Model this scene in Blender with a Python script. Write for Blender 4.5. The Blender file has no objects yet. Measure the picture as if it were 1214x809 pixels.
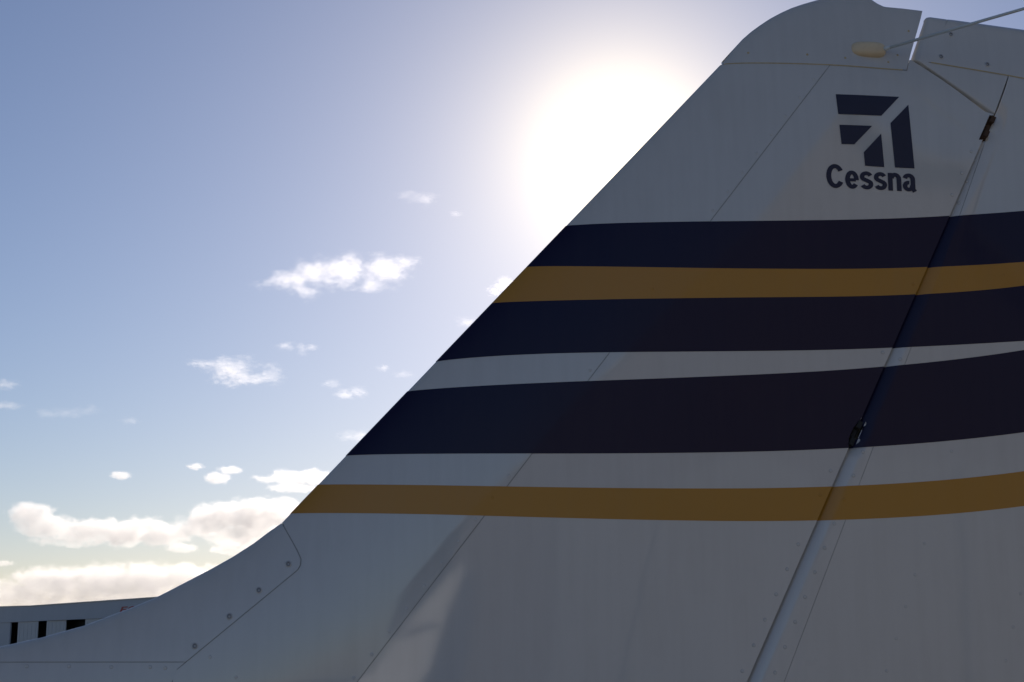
import bpy, bmesh, math, random
import numpy as np
from mathutils import Vector, Matrix

SC = bpy.context.scene
COL = SC.collection
random.seed(4)

# ------------------------------------------------------------------ camera
cam_d = bpy.data.cameras.new("camera")
cam = bpy.data.objects.new("camera", cam_d)
COL.objects.link(cam)
cam.location = (0.0, -2.6, 1.55)
cam.rotation_euler = (math.radians(90 + 11.5), 0.0, math.radians(-7.0))
cam_d.sensor_width = 36.0
cam_d.lens = 53.38
cam_d.clip_start = 0.05
cam_d.clip_end = 90000.0
SC.camera = cam

# ------------------------------------------------------------------ sky, sun, exposure
SUN_EL, SUN_AZ = math.radians(18.47), math.radians(11.36)      # azimuth measured from +Y towards +X
SUN_DIR = Vector((math.sin(SUN_AZ) * math.cos(SUN_EL), math.cos(SUN_AZ) * math.cos(SUN_EL), math.sin(SUN_EL)))
SKY_S, AUR_A, AUR_W = 0.069, 1.75, 2.5                               # sky strength, aureole peak and angular width (deg)
world = bpy.data.worlds.new("World")
SC.world = world
world.use_nodes = True
wn, wl = world.node_tree.nodes, world.node_tree.links
wn.clear()
sky = wn.new("ShaderNodeTexSky")
sky.sky_type = 'NISHITA'
sky.sun_disc = False
sky.sun_elevation = SUN_EL
sky.sun_rotation = SUN_AZ
sky.altitude = 0.0
sky.air_density = 1.0
sky.dust_density = 0.32
sky.ozone_density = 4.5
bg = wn.new("ShaderNodeBackground")
bg.inputs["Strength"].default_value = SKY_S
wo = wn.new("ShaderNodeOutputWorld")
# circumsolar aureole of the hazy air round the sun (the Sky Texture has its disc switched off)
wtc = wn.new("ShaderNodeTexCoord")
dot = wn.new("ShaderNodeVectorMath"); dot.operation = 'DOT_PRODUCT'; dot.inputs[1].default_value = SUN_DIR
wl.new(wtc.outputs["Generated"], dot.inputs[0])
def wmath(op, a, c=None):
    q = wn.new("ShaderNodeMath"); q.operation = op
    for i, v in enumerate((a, c)):
        if v is None: continue
        if isinstance(v, (int, float)): q.inputs[i].default_value = v
        else: wl.new(v, q.inputs[i])
    return q.outputs[0]
ang = wmath('ARCCOSINE', wmath('MINIMUM', dot.outputs["Value"], 0.999999))
glow = wmath('MULTIPLY', wmath('EXPONENT', wmath('MULTIPLY', ang, -1.0 / math.radians(AUR_W))), AUR_A / SKY_S)
gcol = wn.new("ShaderNodeVectorMath"); gcol.operation = 'SCALE'; gcol.inputs[0].default_value = (1.0, 0.89, 0.46); wl.new(glow, gcol.inputs["Scale"])
gadd = wn.new("ShaderNodeVectorMath"); gadd.operation = 'ADD'
wl.new(sky.outputs[0], gadd.inputs[0]); wl.new(gcol.outputs[0], gadd.inputs[1])
wl.new(gadd.outputs[0], bg.inputs["Color"])
wl.new(bg.outputs[0], wo.inputs["Surface"])

sun_d = bpy.data.lights.new("sun", 'SUN')
sun_d.energy = 3.0
sun_d.angle = math.radians(0.53)
sun_d.color = (1.0, 0.98, 0.85)
sun = bpy.data.objects.new("sun", sun_d)
COL.objects.link(sun)
sun.rotation_euler = SUN_DIR.to_track_quat('Z', 'Y').to_euler()
sun.location = (20, 100, 40)

SC.view_settings.view_transform = 'Standard'
SC.view_settings.look = 'None'
SC.view_settings.exposure = 0.10
SC.view_settings.gamma = 1.0
SC.view_settings.use_curve_mapping = False
SC.view_settings.use_white_balance = True                          # the camera was set for cloudy light
SC.view_settings.white_balance_temperature = 6900
SC.view_settings.white_balance_tint = 22
SC.render.engine = 'CYCLES'
SC.cycles.use_denoising = True
SC.cycles.volume_step_rate = 0.22
SC.cycles.volume_bounces = 8
SC.cycles.max_bounces = 10
SC.cycles.sample_clamp_indirect = 6.0
SC.render.film_transparent = False

# ------------------------------------------------------------------ materials
def mat(name):
    m = bpy.data.materials.new(name); m.use_nodes = True
    n = m.node_tree.nodes; return m, n, m.node_tree.links, n["Principled BSDF"]

def paint(name, rgb, rough=0.28, coat=0.35, dirt=0.14, dirt_rgb=(0.30, 0.26, 0.20), spec=0.5):
    """aircraft paint: colour with faint grime and streaks, soft waviness of the sheet metal under it"""
    m, n, l, b = mat(name)
    tc = n.new("ShaderNodeTexCoord")
    mp = n.new("ShaderNodeMapping"); mp.inputs["Scale"].default_value = (3.0, 3.0, 3.0)
    l.new(tc.outputs["Object"], mp.inputs[0])
    n1 = n.new("ShaderNodeTexNoise"); n1.inputs["Scale"].default_value = 2.3; n1.inputs["Detail"].default_value = 8; n1.inputs["Roughness"].default_value = 0.65
    l.new(mp.outputs[0], n1.inputs["Vector"])
    mp2 = n.new("ShaderNodeMapping"); mp2.inputs["Scale"].default_value = (60, 60, 4); mp2.inputs["Rotation"].default_value = (0, 0.15, 0)
    l.new(tc.outputs["Object"], mp2.inputs[0])
    n2 = n.new("ShaderNodeTexNoise"); n2.inputs["Scale"].default_value = 1.0; n2.inputs["Detail"].default_value = 5
    l.new(mp2.outputs[0], n2.inputs["Vector"])
    mul = n.new("ShaderNodeMath"); mul.operation = 'MULTIPLY'
    l.new(n1.outputs["Fac"], mul.inputs[0]); l.new(n2.outputs["Fac"], mul.inputs[1])
    rg = n.new("ShaderNodeMapRange"); rg.inputs[1].default_value = 0.18; rg.inputs[2].default_value = 0.55; rg.inputs[3].default_value = 0.0; rg.inputs[4].default_value = dirt
    l.new(mul.outputs[0], rg.inputs[0])
    mx = n.new("ShaderNodeMixRGB"); mx.inputs[1].default_value = (*rgb, 1); mx.inputs[2].default_value = (*dirt_rgb, 1)
    l.new(rg.outputs[0], mx.inputs[0]); l.new(mx.outputs[0], b.inputs["Base Color"])
    rr = n.new("ShaderNodeMapRange"); rr.inputs[3].default_value = rough - 0.08; rr.inputs[4].default_value = rough + 0.14
    l.new(n1.outputs["Fac"], rr.inputs[0]); l.new(rr.outputs[0], b.inputs["Roughness"])
    b.inputs["Specular IOR Level"].default_value = spec; b.inputs["Coat IOR"].default_value = 1.65
    b.inputs["Coat Weight"].default_value = coat; b.inputs["Coat Roughness"].default_value = 0.045
    n3 = n.new("ShaderNodeTexNoise"); n3.inputs["Scale"].default_value = 5.0; n3.inputs["Detail"].default_value = 3
    l.new(tc.outputs["Object"], n3.inputs["Vector"])
    bp = n.new("ShaderNodeBump"); bp.inputs["Strength"].default_value = 0.24; bp.inputs["Distance"].default_value = 0.0013
    l.new(n3.outputs["Fac"], bp.inputs["Height"]); l.new(bp.outputs[0], b.inputs["Normal"]); l.new(bp.outputs[0], b.inputs["Coat Normal"])
    return m

def plain(name, rgb, rough=0.5, metal=0.0, var=0.15, scale=30.0):
    m, n, l, b = mat(name)
    tc = n.new("ShaderNodeTexCoord")
    n1 = n.new("ShaderNodeTexNoise"); n1.inputs["Scale"].default_value = scale; n1.inputs["Detail"].default_value = 6
    l.new(tc.outputs["Object"], n1.inputs["Vector"])
    mx = n.new("ShaderNodeMixRGB"); mx.inputs[1].default_value = (*[c * (1 - var) for c in rgb], 1); mx.inputs[2].default_value = (*[min(1, c * (1 + var)) for c in rgb], 1)
    l.new(n1.outputs["Fac"], mx.inputs[0]); l.new(mx.outputs[0], b.inputs["Base Color"])
    b.inputs["Roughness"].default_value = rough; b.inputs["Metallic"].default_value = metal
    return m

M = {
    'white': paint("white_paint", (0.68, 0.645, 0.59), coat=1.0, spec=0.25),
    'fresh': plain("fresh_white_paint", (0.84, 0.84, 0.83), 0.4, var=0.02),
    'navy': paint("navy_paint", (0.010, 0.007, 0.036), rough=0.30, coat=0.08, dirt=0.05, dirt_rgb=(0.10, 0.09, 0.08), spec=0.25),
    'gold': paint("gold_paint", (0.60, 0.255, 0.022), rough=0.32, coat=0.12, dirt=0.06),
    'decal': plain("dark_decal_film", (0.012, 0.013, 0.040), 0.35),
    'core': plain("joint_sealant_grey", (0.36, 0.345, 0.31), 0.8),
    'bead': plain("aged_yellow_sealant", (0.62, 0.46, 0.24), 0.7, var=0.3, scale=120),
    'steel': plain("screw_steel", (0.35, 0.34, 0.33), 0.45, 0.7),
    'recess': plain("dark_recess", (0.02, 0.02, 0.02), 0.8),
    'rust': plain("rusty_bracket", (0.09, 0.045, 0.025), 0.85, 0.1, var=0.6, scale=160),
    'black': plain("black_bracket", (0.012, 0.012, 0.012), 0.7),
    'plastic': plain("aged_cream_plastic", (0.86, 0.66, 0.42), 0.45, var=0.18, scale=60),
    'rod': plain("grey_green_rod", (0.72, 0.76, 0.74), 0.4, var=0.1),
    'hangar': plain("hangar_cladding", (0.50, 0.52, 0.55), 0.6, var=0.08, scale=0.6),
    'hdoor': plain("hangar_door_sheet", (0.62, 0.61, 0.60), 0.6, var=0.08, scale=0.9),
    'hdark': plain("interior_shade_black", (0.03, 0.03, 0.03), 0.9),  # unlit hangar interior put in as a near-black colour
    'flash': plain("roof_flashing", (0.45, 0.46, 0.48), 0.4, 0.3),
    'red': plain("red_sign_letter", (0.42, 0.025, 0.03), 0.5),
}

# ------------------------------------------------------------------ small builders
def tag(o, label=None, cat=None, group=None, kind=None):
    for k, v in (("label", label), ("category", cat), ("group", group), ("kind", kind)):
        if v: o[k] = v
    return o

def mesh_obj(name, verts, faces, mats, parent=None, smooth=True, mat_idx=None):
    me = bpy.data.meshes.new(name)
    me.from_pydata([tuple(map(float, v)) for v in verts], [], [tuple(map(int, f)) for f in faces])
    for m in (mats if isinstance(mats, (list, tuple)) else [mats]): me.materials.append(M[m])
    if mat_idx is not None: me.polygons.foreach_set("material_index", mat_idx)
    if smooth: me.polygons.foreach_set("use_smooth", [True] * len(me.polygons))
    me.update()
    o = bpy.data.objects.new(name, me); COL.objects.link(o)
    if parent: o.parent = parent
    return o

def bm_obj(name, bm, mats, parent=None, smooth=False):
    me = bpy.data.meshes.new(name); bm.normal_update(); bm.to_mesh(me); bm.free()
    for m in (mats if isinstance(mats, (list, tuple)) else [mats]): me.materials.append(M[m])
    if smooth: me.polygons.foreach_set("use_smooth", [True] * len(me.polygons))
    o = bpy.data.objects.new(name, me); COL.objects.link(o)
    if parent: o.parent = parent
    return o

def empty(name, loc=(0, 0, 0)):
    o = bpy.data.objects.new(name, None); COL.objects.link(o); o.location = loc; return o

def box(bm, lo, hi, mi=0, mtx=None):
    r = bmesh.ops.create_cube(bm, size=1.0)
    for v in r["verts"]:
        v.co = Vector([lo[i] + (v.co[i] + 0.5) * (hi[i] - lo[i]) for i in range(3)])
        if mtx: v.co = mtx @ v.co
    for f in {f for v in r["verts"] for f in v.link_faces}: f.material_index = mi

# ------------------------------------------------------------------ ground (out of frame, but it lights the tail from below)
gm, n, l, b = mat("apron_concrete")
tc = n.new("ShaderNodeTexCoord")
na = n.new("ShaderNodeTexNoise"); na.inputs["Scale"].default_value = 0.8; na.inputs["Detail"].default_value = 9
l.new(tc.outputs["Object"], na.inputs["Vector"])
cr = n.new("ShaderNodeValToRGB"); cr.color_ramp.elements[0].color = (0.15, 0.138, 0.118, 1); cr.color_ramp.elements[1].color = (0.26, 0.24, 0.20, 1)
cr.color_ramp.elements[0].position = 0.3; cr.color_ramp.elements[1].position = 0.7
l.new(na.outputs["Fac"], cr.inputs[0]); l.new(cr.outputs[0], b.inputs["Base Color"]); b.inputs["Roughness"].default_value = 0.9
M['ground'] = gm
R = 45000.0
ground = mesh_obj("ground", [(-R, -R, 0), (R, -R, 0), (R, R, 0), (-R, R, 0)], [(0, 1, 2, 3)], 'ground', smooth=False)
tag(ground, kind="structure")

# ------------------------------------------------------------------ shape of the tail (metres; x aft, z up, y = 0 is the fin's mid plane)
def seg_dist(P, poly):
    P = np.asarray(P, float); out = np.full(len(P), 1e9)
    for a, c in zip(poly[:-1], poly[1:]):
        a = np.array(a); c = np.array(c); ab = c - a
        t = np.clip(((P - a) @ ab) / (ab @ ab), 0, 1)
        out = np.minimum(out, np.linalg.norm(P - (a + t[:, None] * ab), axis=1))
    return out

LE = [(-3.0, 1.36), (-1.6, 1.40), (-1.0, 1.452), (-0.75, 1.504), (-0.6, 1.538), (-0.5192, 1.555), (-0.4535, 1.5699), (-0.3875, 1.5889), (-0.3211, 1.615), (-0.281, 1.6316),
      (-0.2543, 1.6455), (-0.2207, 1.6637), (-0.1869, 1.682), (-0.1529, 1.7018), (-0.1188, 1.7245), (-0.0915, 1.7459), (-0.0722, 1.7600), (0.7135, 2.6210)]
CAP = [(0.7125, 2.6225), (0.7335, 2.647), (0.7535, 2.6697), (0.77, 2.685), (0.7869, 2.6984), (0.807, 2.713), (0.8287, 2.726), (0.85, 2.737), (0.8704, 2.7453), (0.9022, 2.7564),
       (0.93, 2.764), (0.955, 2.768), (0.985, 2.7685), (1.0000, 2.7665), (1.0100, 2.762), (1.0199, 2.7555), (1.0329, 2.7498), (1.0696, 2.7483), (1.1085, 2.7455)]

def sm(a, c, x):
    t = np.clip((x - a) / (c - a), 0, 1); return t * t * (3 - 2 * t)
def hinge_x(z): return 0.7167 + (z - 1.4963) * 0.4919
def le_x(z): return np.interp(z, [p[1] for p in LE], [p[0] for p in LE])
def t_fin(x, z):
    x = np.asarray(x, float); z = np.asarray(z, float)
    d = seg_dist(np.stack([x, z], 1), LE + CAP[1:])
    T = 0.040 - 0.011 * np.clip((z - 1.5) / 1.2, 0, 1)
    e = np.sqrt(1 - (1 - np.clip(d / 0.24, 0, 1)) ** 2)
    w = 1 - 0.28 * sm(0.35, 0.0, hinge_x(z) - x)
    cap = 1 - 0.55 * sm(0.88, 1.08, x) * sm(2.58, 2.66, z)
    return T * e * w * cap

def chord(z): return 0.62 - 0.19 * (np.asarray(z) - 1.4)
def te_x(z): return hinge_x(z) + chord(z)
HG = -0.008                                                        # the rudder's rounded nose tucks in behind the fin's rear edge
def top_z(x): return 2.7345 - (x - 1.1075) * 0.0883                # sloping top edge of the rudder
HORN = [(1.0790, 2.6412), (1.1098, 2.7215), (1.1105, 2.7270), (1.1150, 2.7315), (1.1210, 2.7330), (1.156, 2.7300), (1.62, top_z(1.62))]
DIAG = [(hinge_x(2.5355) + 0.0008, 2.5355), HORN[0]]
def t_rud(x, z):
    x = np.asarray(x, float); z = np.asarray(z, float); P = np.stack([x, z], 1)
    ell = lambda d, A: np.sqrt(1 - (1 - np.clip(d / A, 0, 1)) ** 2)
    T = 0.0285 - 0.0085 * np.clip((z - 1.5) / 1.1, 0, 1) - 0.009 * sm(2.58, 2.72, z)
    e = np.where(z < 2.535, ell((x - hinge_x(z) - HG) * 0.897, 0.042), 1.0)
    e = e * np.where(z > 2.50, ell(seg_dist(P, DIAG), 0.0025) * ell(seg_dist(P, HORN), 0.014), 1.0)
    c = np.clip((te_x(z) - x) / chord(z), 0.0, 1.0)
    return T * e * (0.10 + 0.90 * c)

def path(poly, uz=None):
    """callable u in 0..1 -> point on polyline by arc length"""
    P = np.array(poly, float); s = np.r_[0, np.cumsum(np.linalg.norm(np.diff(P, axis=0), axis=1))]; s /= s[-1]
    return lambda u: np.stack([np.interp(u, s, P[:, 0]), np.interp(u, s, P[:, 1])], -1)

def patch(name, A, Bc, us, vs, tf, mats, parent, off=0.0, skirt=0.0022, sides=(-1, 1), label=None):
    """sheet ruled between the curves A and Bc (arrays of (x,z) at us), laid on both faces of the fin or rudder"""
    A = np.asarray(A); Bc = np.asarray(Bc); nu, nv = len(A), len(vs)
    G = A[:, None, :] * (1 - np.asarray(vs))[None, :, None] + Bc[:, None, :] * np.asarray(vs)[None, :, None]
    x = G[..., 0].ravel(); z = G[..., 1].ravel(); t = tf(x, z)
    V, Fc = [], []
    for s in sides:
        o = len(V)
        V += list(zip(x, s * (t + np.where(t > 1e-5, off, 0)), z))
        for i in range(nu - 1):
            for j in range(nv - 1):
                q = [o + i * nv + j, o + i * nv + j + 1, o + (i + 1) * nv + j + 1, o + (i + 1) * nv + j]
                Fc.append(q if s > 0 else q[::-1])
    bm = bmesh.new(); bv = [bm.verts.new(v) for v in V]
    for f in Fc:
        try: bm.faces.new([bv[i] for i in f])
        except ValueError: pass
    bmesh.ops.remove_doubles(bm, verts=bm.verts, dist=1e-5)
    bmesh.ops.recalc_face_normals(bm, faces=bm.faces)
    if skirt:
        be = [e for e in bm.edges if e.is_boundary]
        r = bmesh.ops.extrude_edge_only(bm, edges=be)
        for v in [g for g in r["geom"] if isinstance(g, bmesh.types.BMVert)]:
            v.co.y -= math.copysign(min(skirt(v.co) if callable(skirt) else skirt, abs(v.co.y)), v.co.y)
        sk = {f for g in r["geom"] if isinstance(g, bmesh.types.BMFace) for f in [g]}
        for f in bm.faces: f.smooth = f not in sk
        for e in be: e.smooth = False
    else:
        for f in bm.faces: f.smooth = True
    o = bm_obj(name, bm, mats, parent)
    if label: o["label"] = label
    return o

def lin(n, p=1.0): return np.linspace(0, 1, n) ** p
def rows(lo, hi, step, extra=()):
    z = np.arange(lo, hi, step); z = np.unique(np.round(np.r_[z, hi, [e for e in extra if lo < e < hi]], 5)); return z
def interp_poly(poly, z):     # x at z along a polyline given bottom to top
    return np.interp(z, [p[1] for p in poly], [p[0] for p in poly])

# ------------------------------------------------------------------ airplane tail
plane = empty("airplane", (0, 0, 0))
tag(plane, "white airplane tail fin and rudder with navy and gold stripes, seen from below", "airplane")

SEAM = [(-0.2385, 1.20), (-0.2385, 1.5135), (-0.0430, 1.6800), (-0.0385, 1.6880), (-0.0378, 1.6982), (-0.0452, 1.7137), (-0.0722, 1.7598)]     # rear edge of the dorsal fillet
SPAR = [(-0.165, 1.20), (0.0676, 1.5103), (0.9139, 2.6186)]
ZB = 1.26
SLOT = [(2.4840, 2.5331), (1.9000, 1.9520)]                         # hinge cut-outs in the fin's rear edge
def fin_te(z):
    z = np.asarray(z, float)
    x = hinge_x(z)
    diag = 1.2165 + (z - 2.5355) * (1.0770 - 1.2165) / (2.6400 - 2.5355)
    x = np.where(z > 2.5355, diag, x)
    for a, c in SLOT:
        x = np.where((z >= a) & (z <= c), x - 0.0075, x)
    return x
slot_z = [v for a, c in SLOT for v in (a - 1e-4, a, c, c + 1e-4)]

G = 0.0007
ZT = 2.6165
# inner body: joints between the skins look down on it
zz = rows(ZB, 2.66, 0.02, slot_z)
def inner(x, z): return np.maximum(t_fin(x, z) - 0.0013, 0.0)
fin = patch("vertical_fin", np.stack([le_x(np.minimum(zz, 2.6)) + 0.004 + np.maximum(zz - 2.6, 0) * 1.0, zz], 1), np.stack([np.minimum(fin_te(np.minimum(zz, 2.617)) - 0.024, 1.055), zz], 1), zz, lin(40, 2.0), inner, 'core', plane, skirt=0.06)

# dorsal fillet
zz = rows(1.5312, 1.7596, 0.006, [p[1] for p in LE] + [p[1] for p in SEAM])
patch("dorsal_fillet", np.stack([le_x(zz), zz], 1), np.stack([interp_poly(SEAM, zz) - G, zz], 1), zz, lin(44, 2.0), t_fin, 'white', fin, off=0.0014, skirt=0.003, label="smooth curved fillet in front of the fin base")
# base panel below the fillet
zz = rows(ZB, 1.5303, 0.02)
patch("base_panel", np.stack([np.maximum(le_x(zz), -2.2), zz], 1), np.stack([interp_poly(SEAM, zz) - G, zz], 1), zz, lin(40), t_fin, 'white', fin, off=0.0006)
# nose skin
zz = rows(ZB, ZT - 0.0008, 0.012, [p[1] for p in LE] + [p[1] for p in SEAM])
xl = np.where(zz < 1.7596, interp_poly(SEAM, np.minimum(zz, 1.7596)) + G, le_x(zz))
patch("nose_skin", np.stack([xl, zz], 1), np.stack([interp_poly(SPAR, zz) - G, zz], 1), zz, lin(36, 2.0), t_fin, 'white', fin, off=0.0004)
# main skin
zz = rows(ZB, ZT - 0.0008, 0.02, slot_z + [2.5355])
patch("main_skin", np.stack([interp_poly(SPAR, zz) + G, zz], 1), np.stack([fin_te(zz), zz], 1), zz, lin(30), t_fin, 'white', fin, skirt=lambda co: 0.05 if co.z > 2.534 else 0.002)
zz = np.linspace(ZT - 0.0008, 2.6400, 8)
patch("corner_skin", np.stack([1.0640 + G + (zz - ZT) * 0.347, zz], 1), np.stack([np.maximum(fin_te(zz), 1.0640 + 2 * G + (zz - ZT) * 0.347), zz], 1), zz, lin(6), t_fin, 'white', fin, skirt=0.05)
# tip cap: ruled between its outline and its lower seam / rear edge
up_ = path(CAP)
lowp = path([(0.7130, ZT + 0.0008), (1.0640, ZT + 0.0008), (1.1085, 2.7435)])
# keep the ruling lines near upright: pair points by x
u = np.r_[np.linspace(0, 1, 90) ** 1.3]
Au = up_(u); xl = np.clip(Au[:, 0], 0.713, 1.1085)
zlow = np.where(xl < 1.0640, ZT + 0.0008, ZT + 0.0008 + (xl - 1.0640) / (1.1085 - 1.0640) * (2.7445 - ZT))
patch("tip_cap", Au, np.stack([xl, zlow], 1), u, lin(26, 2.0), t_fin, 'white', fin, off=0.0005, skirt=0.05, label="rounded fibreglass cap on top of the fin")

# sealant beads along the cap seam
def ribbon(name, pts, width, tf, m, parent, off, n=60, sides=(-1, 1)):
    P = path(pts)(lin(n)); d = np.gradient(P, axis=0); d /= np.linalg.norm(d, axis=1)[:, None]; nn = np.stack([-d[:, 1], d[:, 0]], 1)
    return patch(name, P - nn * width / 2, P + nn * width / 2, lin(n), np.array([0, 0.5, 1.0]), tf, m, parent, off=off, skirt=0, sides=sides)
ribbon("sealant_bead", [(0.7155, ZT), (1.0555, ZT)], 0.0022, t_fin, 'bead', fin, 0.0007)

# ------------------------------------------------------------------ rudder
rz = rows(1.10, 2.5345, 0.02, slot_z)
RS = [(0.6110, 1.10), (0.783, 1.4961), (1.1083, 2.2359), (1.2320, 2.5355), (1.2640, 2.6114)]     # lap between nose strip and rear skin
def rud_le(z):
    z = np.asarray(z, float); x = hinge_x(z) + HG
    for a, c in SLOT: x = np.where((z >= a) & (z <= c), x + 0.020, x)
    return x
def rinner(x, z): return np.maximum(t_rud(x, z) - 0.0013, 0.0)
rudder = patch("rudder", np.stack([hinge_x(rz) + HG + 0.022, rz], 1), np.stack([te_x(rz) - 0.02, rz], 1), rz, lin(30, 1.6), rinner, 'core', plane)
patch("rudder_nose_skin", np.stack([rud_le(rz), rz], 1), np.stack([interp_poly(RS, rz) - G * 0.6, rz], 1), rz, lin(16, 1.8), t_rud, 'white', rudder, off=0.0)
def rcap_z(x): return 2.6350 - (x - 1.1112) * 0.1285
XR = 1.2637
zr = rows(1.10, 2.5345, 0.02)
# rear skin up to the tip seam
xs = np.linspace(0, 1, 40)
lower = np.stack([interp_poly(RS, 1.10) + xs * (te_x(1.10) - interp_poly(RS, 1.10)), np.full(40, 1.10)], 1)
ztop_l = rcap_z(XR) - G
upper_x = XR + xs * (te_x(2.58) + 0.004 - XR)
nz = 70; vv = np.linspace(0, 1, nz)
zL = 1.10 + vv * (ztop_l - 1.10)
Lp = np.stack([interp_poly(RS, zL) + G * 0.6, zL], 1)
zR = 1.10 + vv * (rcap_z(1.60) - G - 1.10)
Rp = np.stack([te_x(zR), zR], 1)
patch("rear_skin", Lp, Rp, vv, lin(30), t_rud, 'white', rudder)
# horn skin: triangle between horn's lower edge, lap and tip seam
xs = np.linspace(0, 1, 24)
topx = 1.1035 + xs * (XR - G - 1.1035)
pt = np.stack([topx, rcap_z(topx) - G], 1)
lx = 1.1035 + xs * (1.2295 - 1.1035)
k0 = (2.6412 - 2.5355) / (1.0790 - hinge_x(2.5355) - 0.0008)
pb = np.stack([lx, 2.5355 + (np.minimum(lx, hinge_x(2.5355) + 0.0008) - hinge_x(2.5355) - 0.0008) * k0], 1)
patch("horn_skin", pb, pt, xs, lin(16, 1.8), t_rud, 'white', rudder)
# horn nose: rounded front of the balance horn
An = path(HORN[:6])(lin(50) ** 1.4)
Bn = path([(1.1035 - G, pb[0][1]), (1.156 - G, 2.7296)])(lin(50) ** 1.4)
patch("horn_nose", An, Bn, lin(50), lin(14, 1.8), t_rud, 'white', rudder, off=0.0003, label="rounded nose of the rudder balance horn")
# rudder tip
u = lin(40)
xa = 1.156 + u * (1.60 - 1.156); xb = 1.1125 + u * (1.60 - 1.1125)
pa = np.stack([xa, top_z(xa) + 0.0001], 1); pa[0] = (1.156 + G, 2.7299)
pbm = np.stack([xb, rcap_z(xb) + G], 1); pbm[0] = (1.1035 + G * 1.5, rcap_z(1.1035))
patch("rudder_tip", pa, pbm, u, lin(16, 1.8), t_rud, 'white', rudder, off=0.0004)
ribbon("sealant_bead", [(1.113, rcap_z(1.113)), (1.58, rcap_z(1.58))], 0.0022, t_rud, 'bead', rudder, 0.0007)

# ------------------------------------------------------------------ stripes (paint bands, wrapped round the leading edge, running on over the rudder)
EDGE = {
'n1t':[(0.4351, 2.2956), (0.5186, 2.298), (0.6098, 2.3026), (0.7645, 2.3087), (0.9237, 2.317), (1.1257, 2.3337), (1.2706, 2.3499)],
'g1t':[(0.353, 2.2168), (0.4562, 2.2158), (0.5767, 2.2168), (0.7833, 2.2199), (0.9199, 2.2253), (1.0762, 2.2351), (1.1754, 2.2422), (1.2637, 2.2522)],
'g1b':[(0.2857, 2.1487), (0.3511, 2.1515), (0.4399, 2.1544), (0.5752, 2.1579), (0.7816, 2.1686), (1.0708, 2.1837), (1.1724, 2.1946), (1.2604, 2.2067)],
'n2b':[(0.1898, 2.0418), (0.2402, 2.0481), (0.3057, 2.0518), (0.3938, 2.0558), (0.4978, 2.06), (0.5731, 2.0633), (0.7784, 2.0703), (1.0008, 2.0824), (1.1821, 2.0967), (1.2531, 2.1032)],
'n3t':[(0.1406, 1.9871), (0.1821, 1.9936), (0.3052, 1.9998), (0.4375, 2.0063), (0.5721, 2.0151), (0.7771, 2.0293), (0.9893, 2.0481), (1.0844, 2.0595), (1.1805, 2.0726), (1.2519, 2.086)],
'n3b':[(0.0399, 1.8747), (0.0896, 1.8768), (0.3337, 1.8793), (0.5991, 1.8842), (0.7727, 1.8921), (0.9135, 1.8985), (0.9665, 1.9049), (1.1074, 1.9162), (1.2412, 1.9345)],
'g2t':[(-0.0089, 1.8245), (0.1612, 1.8239), (0.3046, 1.8224), (0.4794, 1.8218), (0.6188, 1.8238), (0.8796, 1.8309), (0.9322, 1.8342), (1.1032, 1.8469), (1.2362, 1.8638)],
'g2b':[(-0.05, 1.7753), (0.1333, 1.7751), (0.2471, 1.7731), (0.3334, 1.7705), (0.4786, 1.7691), (0.6176, 1.7686), (0.8531, 1.7714), (0.9294, 1.7751), (1.0995, 1.7858), (1.2318, 1.8014)],
}
def curve(k):
    P = np.array(EDGE[k]); c = np.polyfit(P[:, 0], P[:, 1], 4); d = np.polyder(c); x1 = P[-1, 0]; x0 = P[0, 0]
    def f(x):
        x = np.asarray(x, float); xc = np.clip(x, x0, x1)
        return np.polyval(c, xc) + np.where(x > x1, (x - x1) * np.polyval(d, x1), 0)
    return f
def solve(fx, fz, x0):
    x = np.full(1, x0)
    for _ in range(60): x = 0.5 * x + 0.5 * np.asarray(fx(fz(x))).reshape(1)
    return float(x[0])
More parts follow.
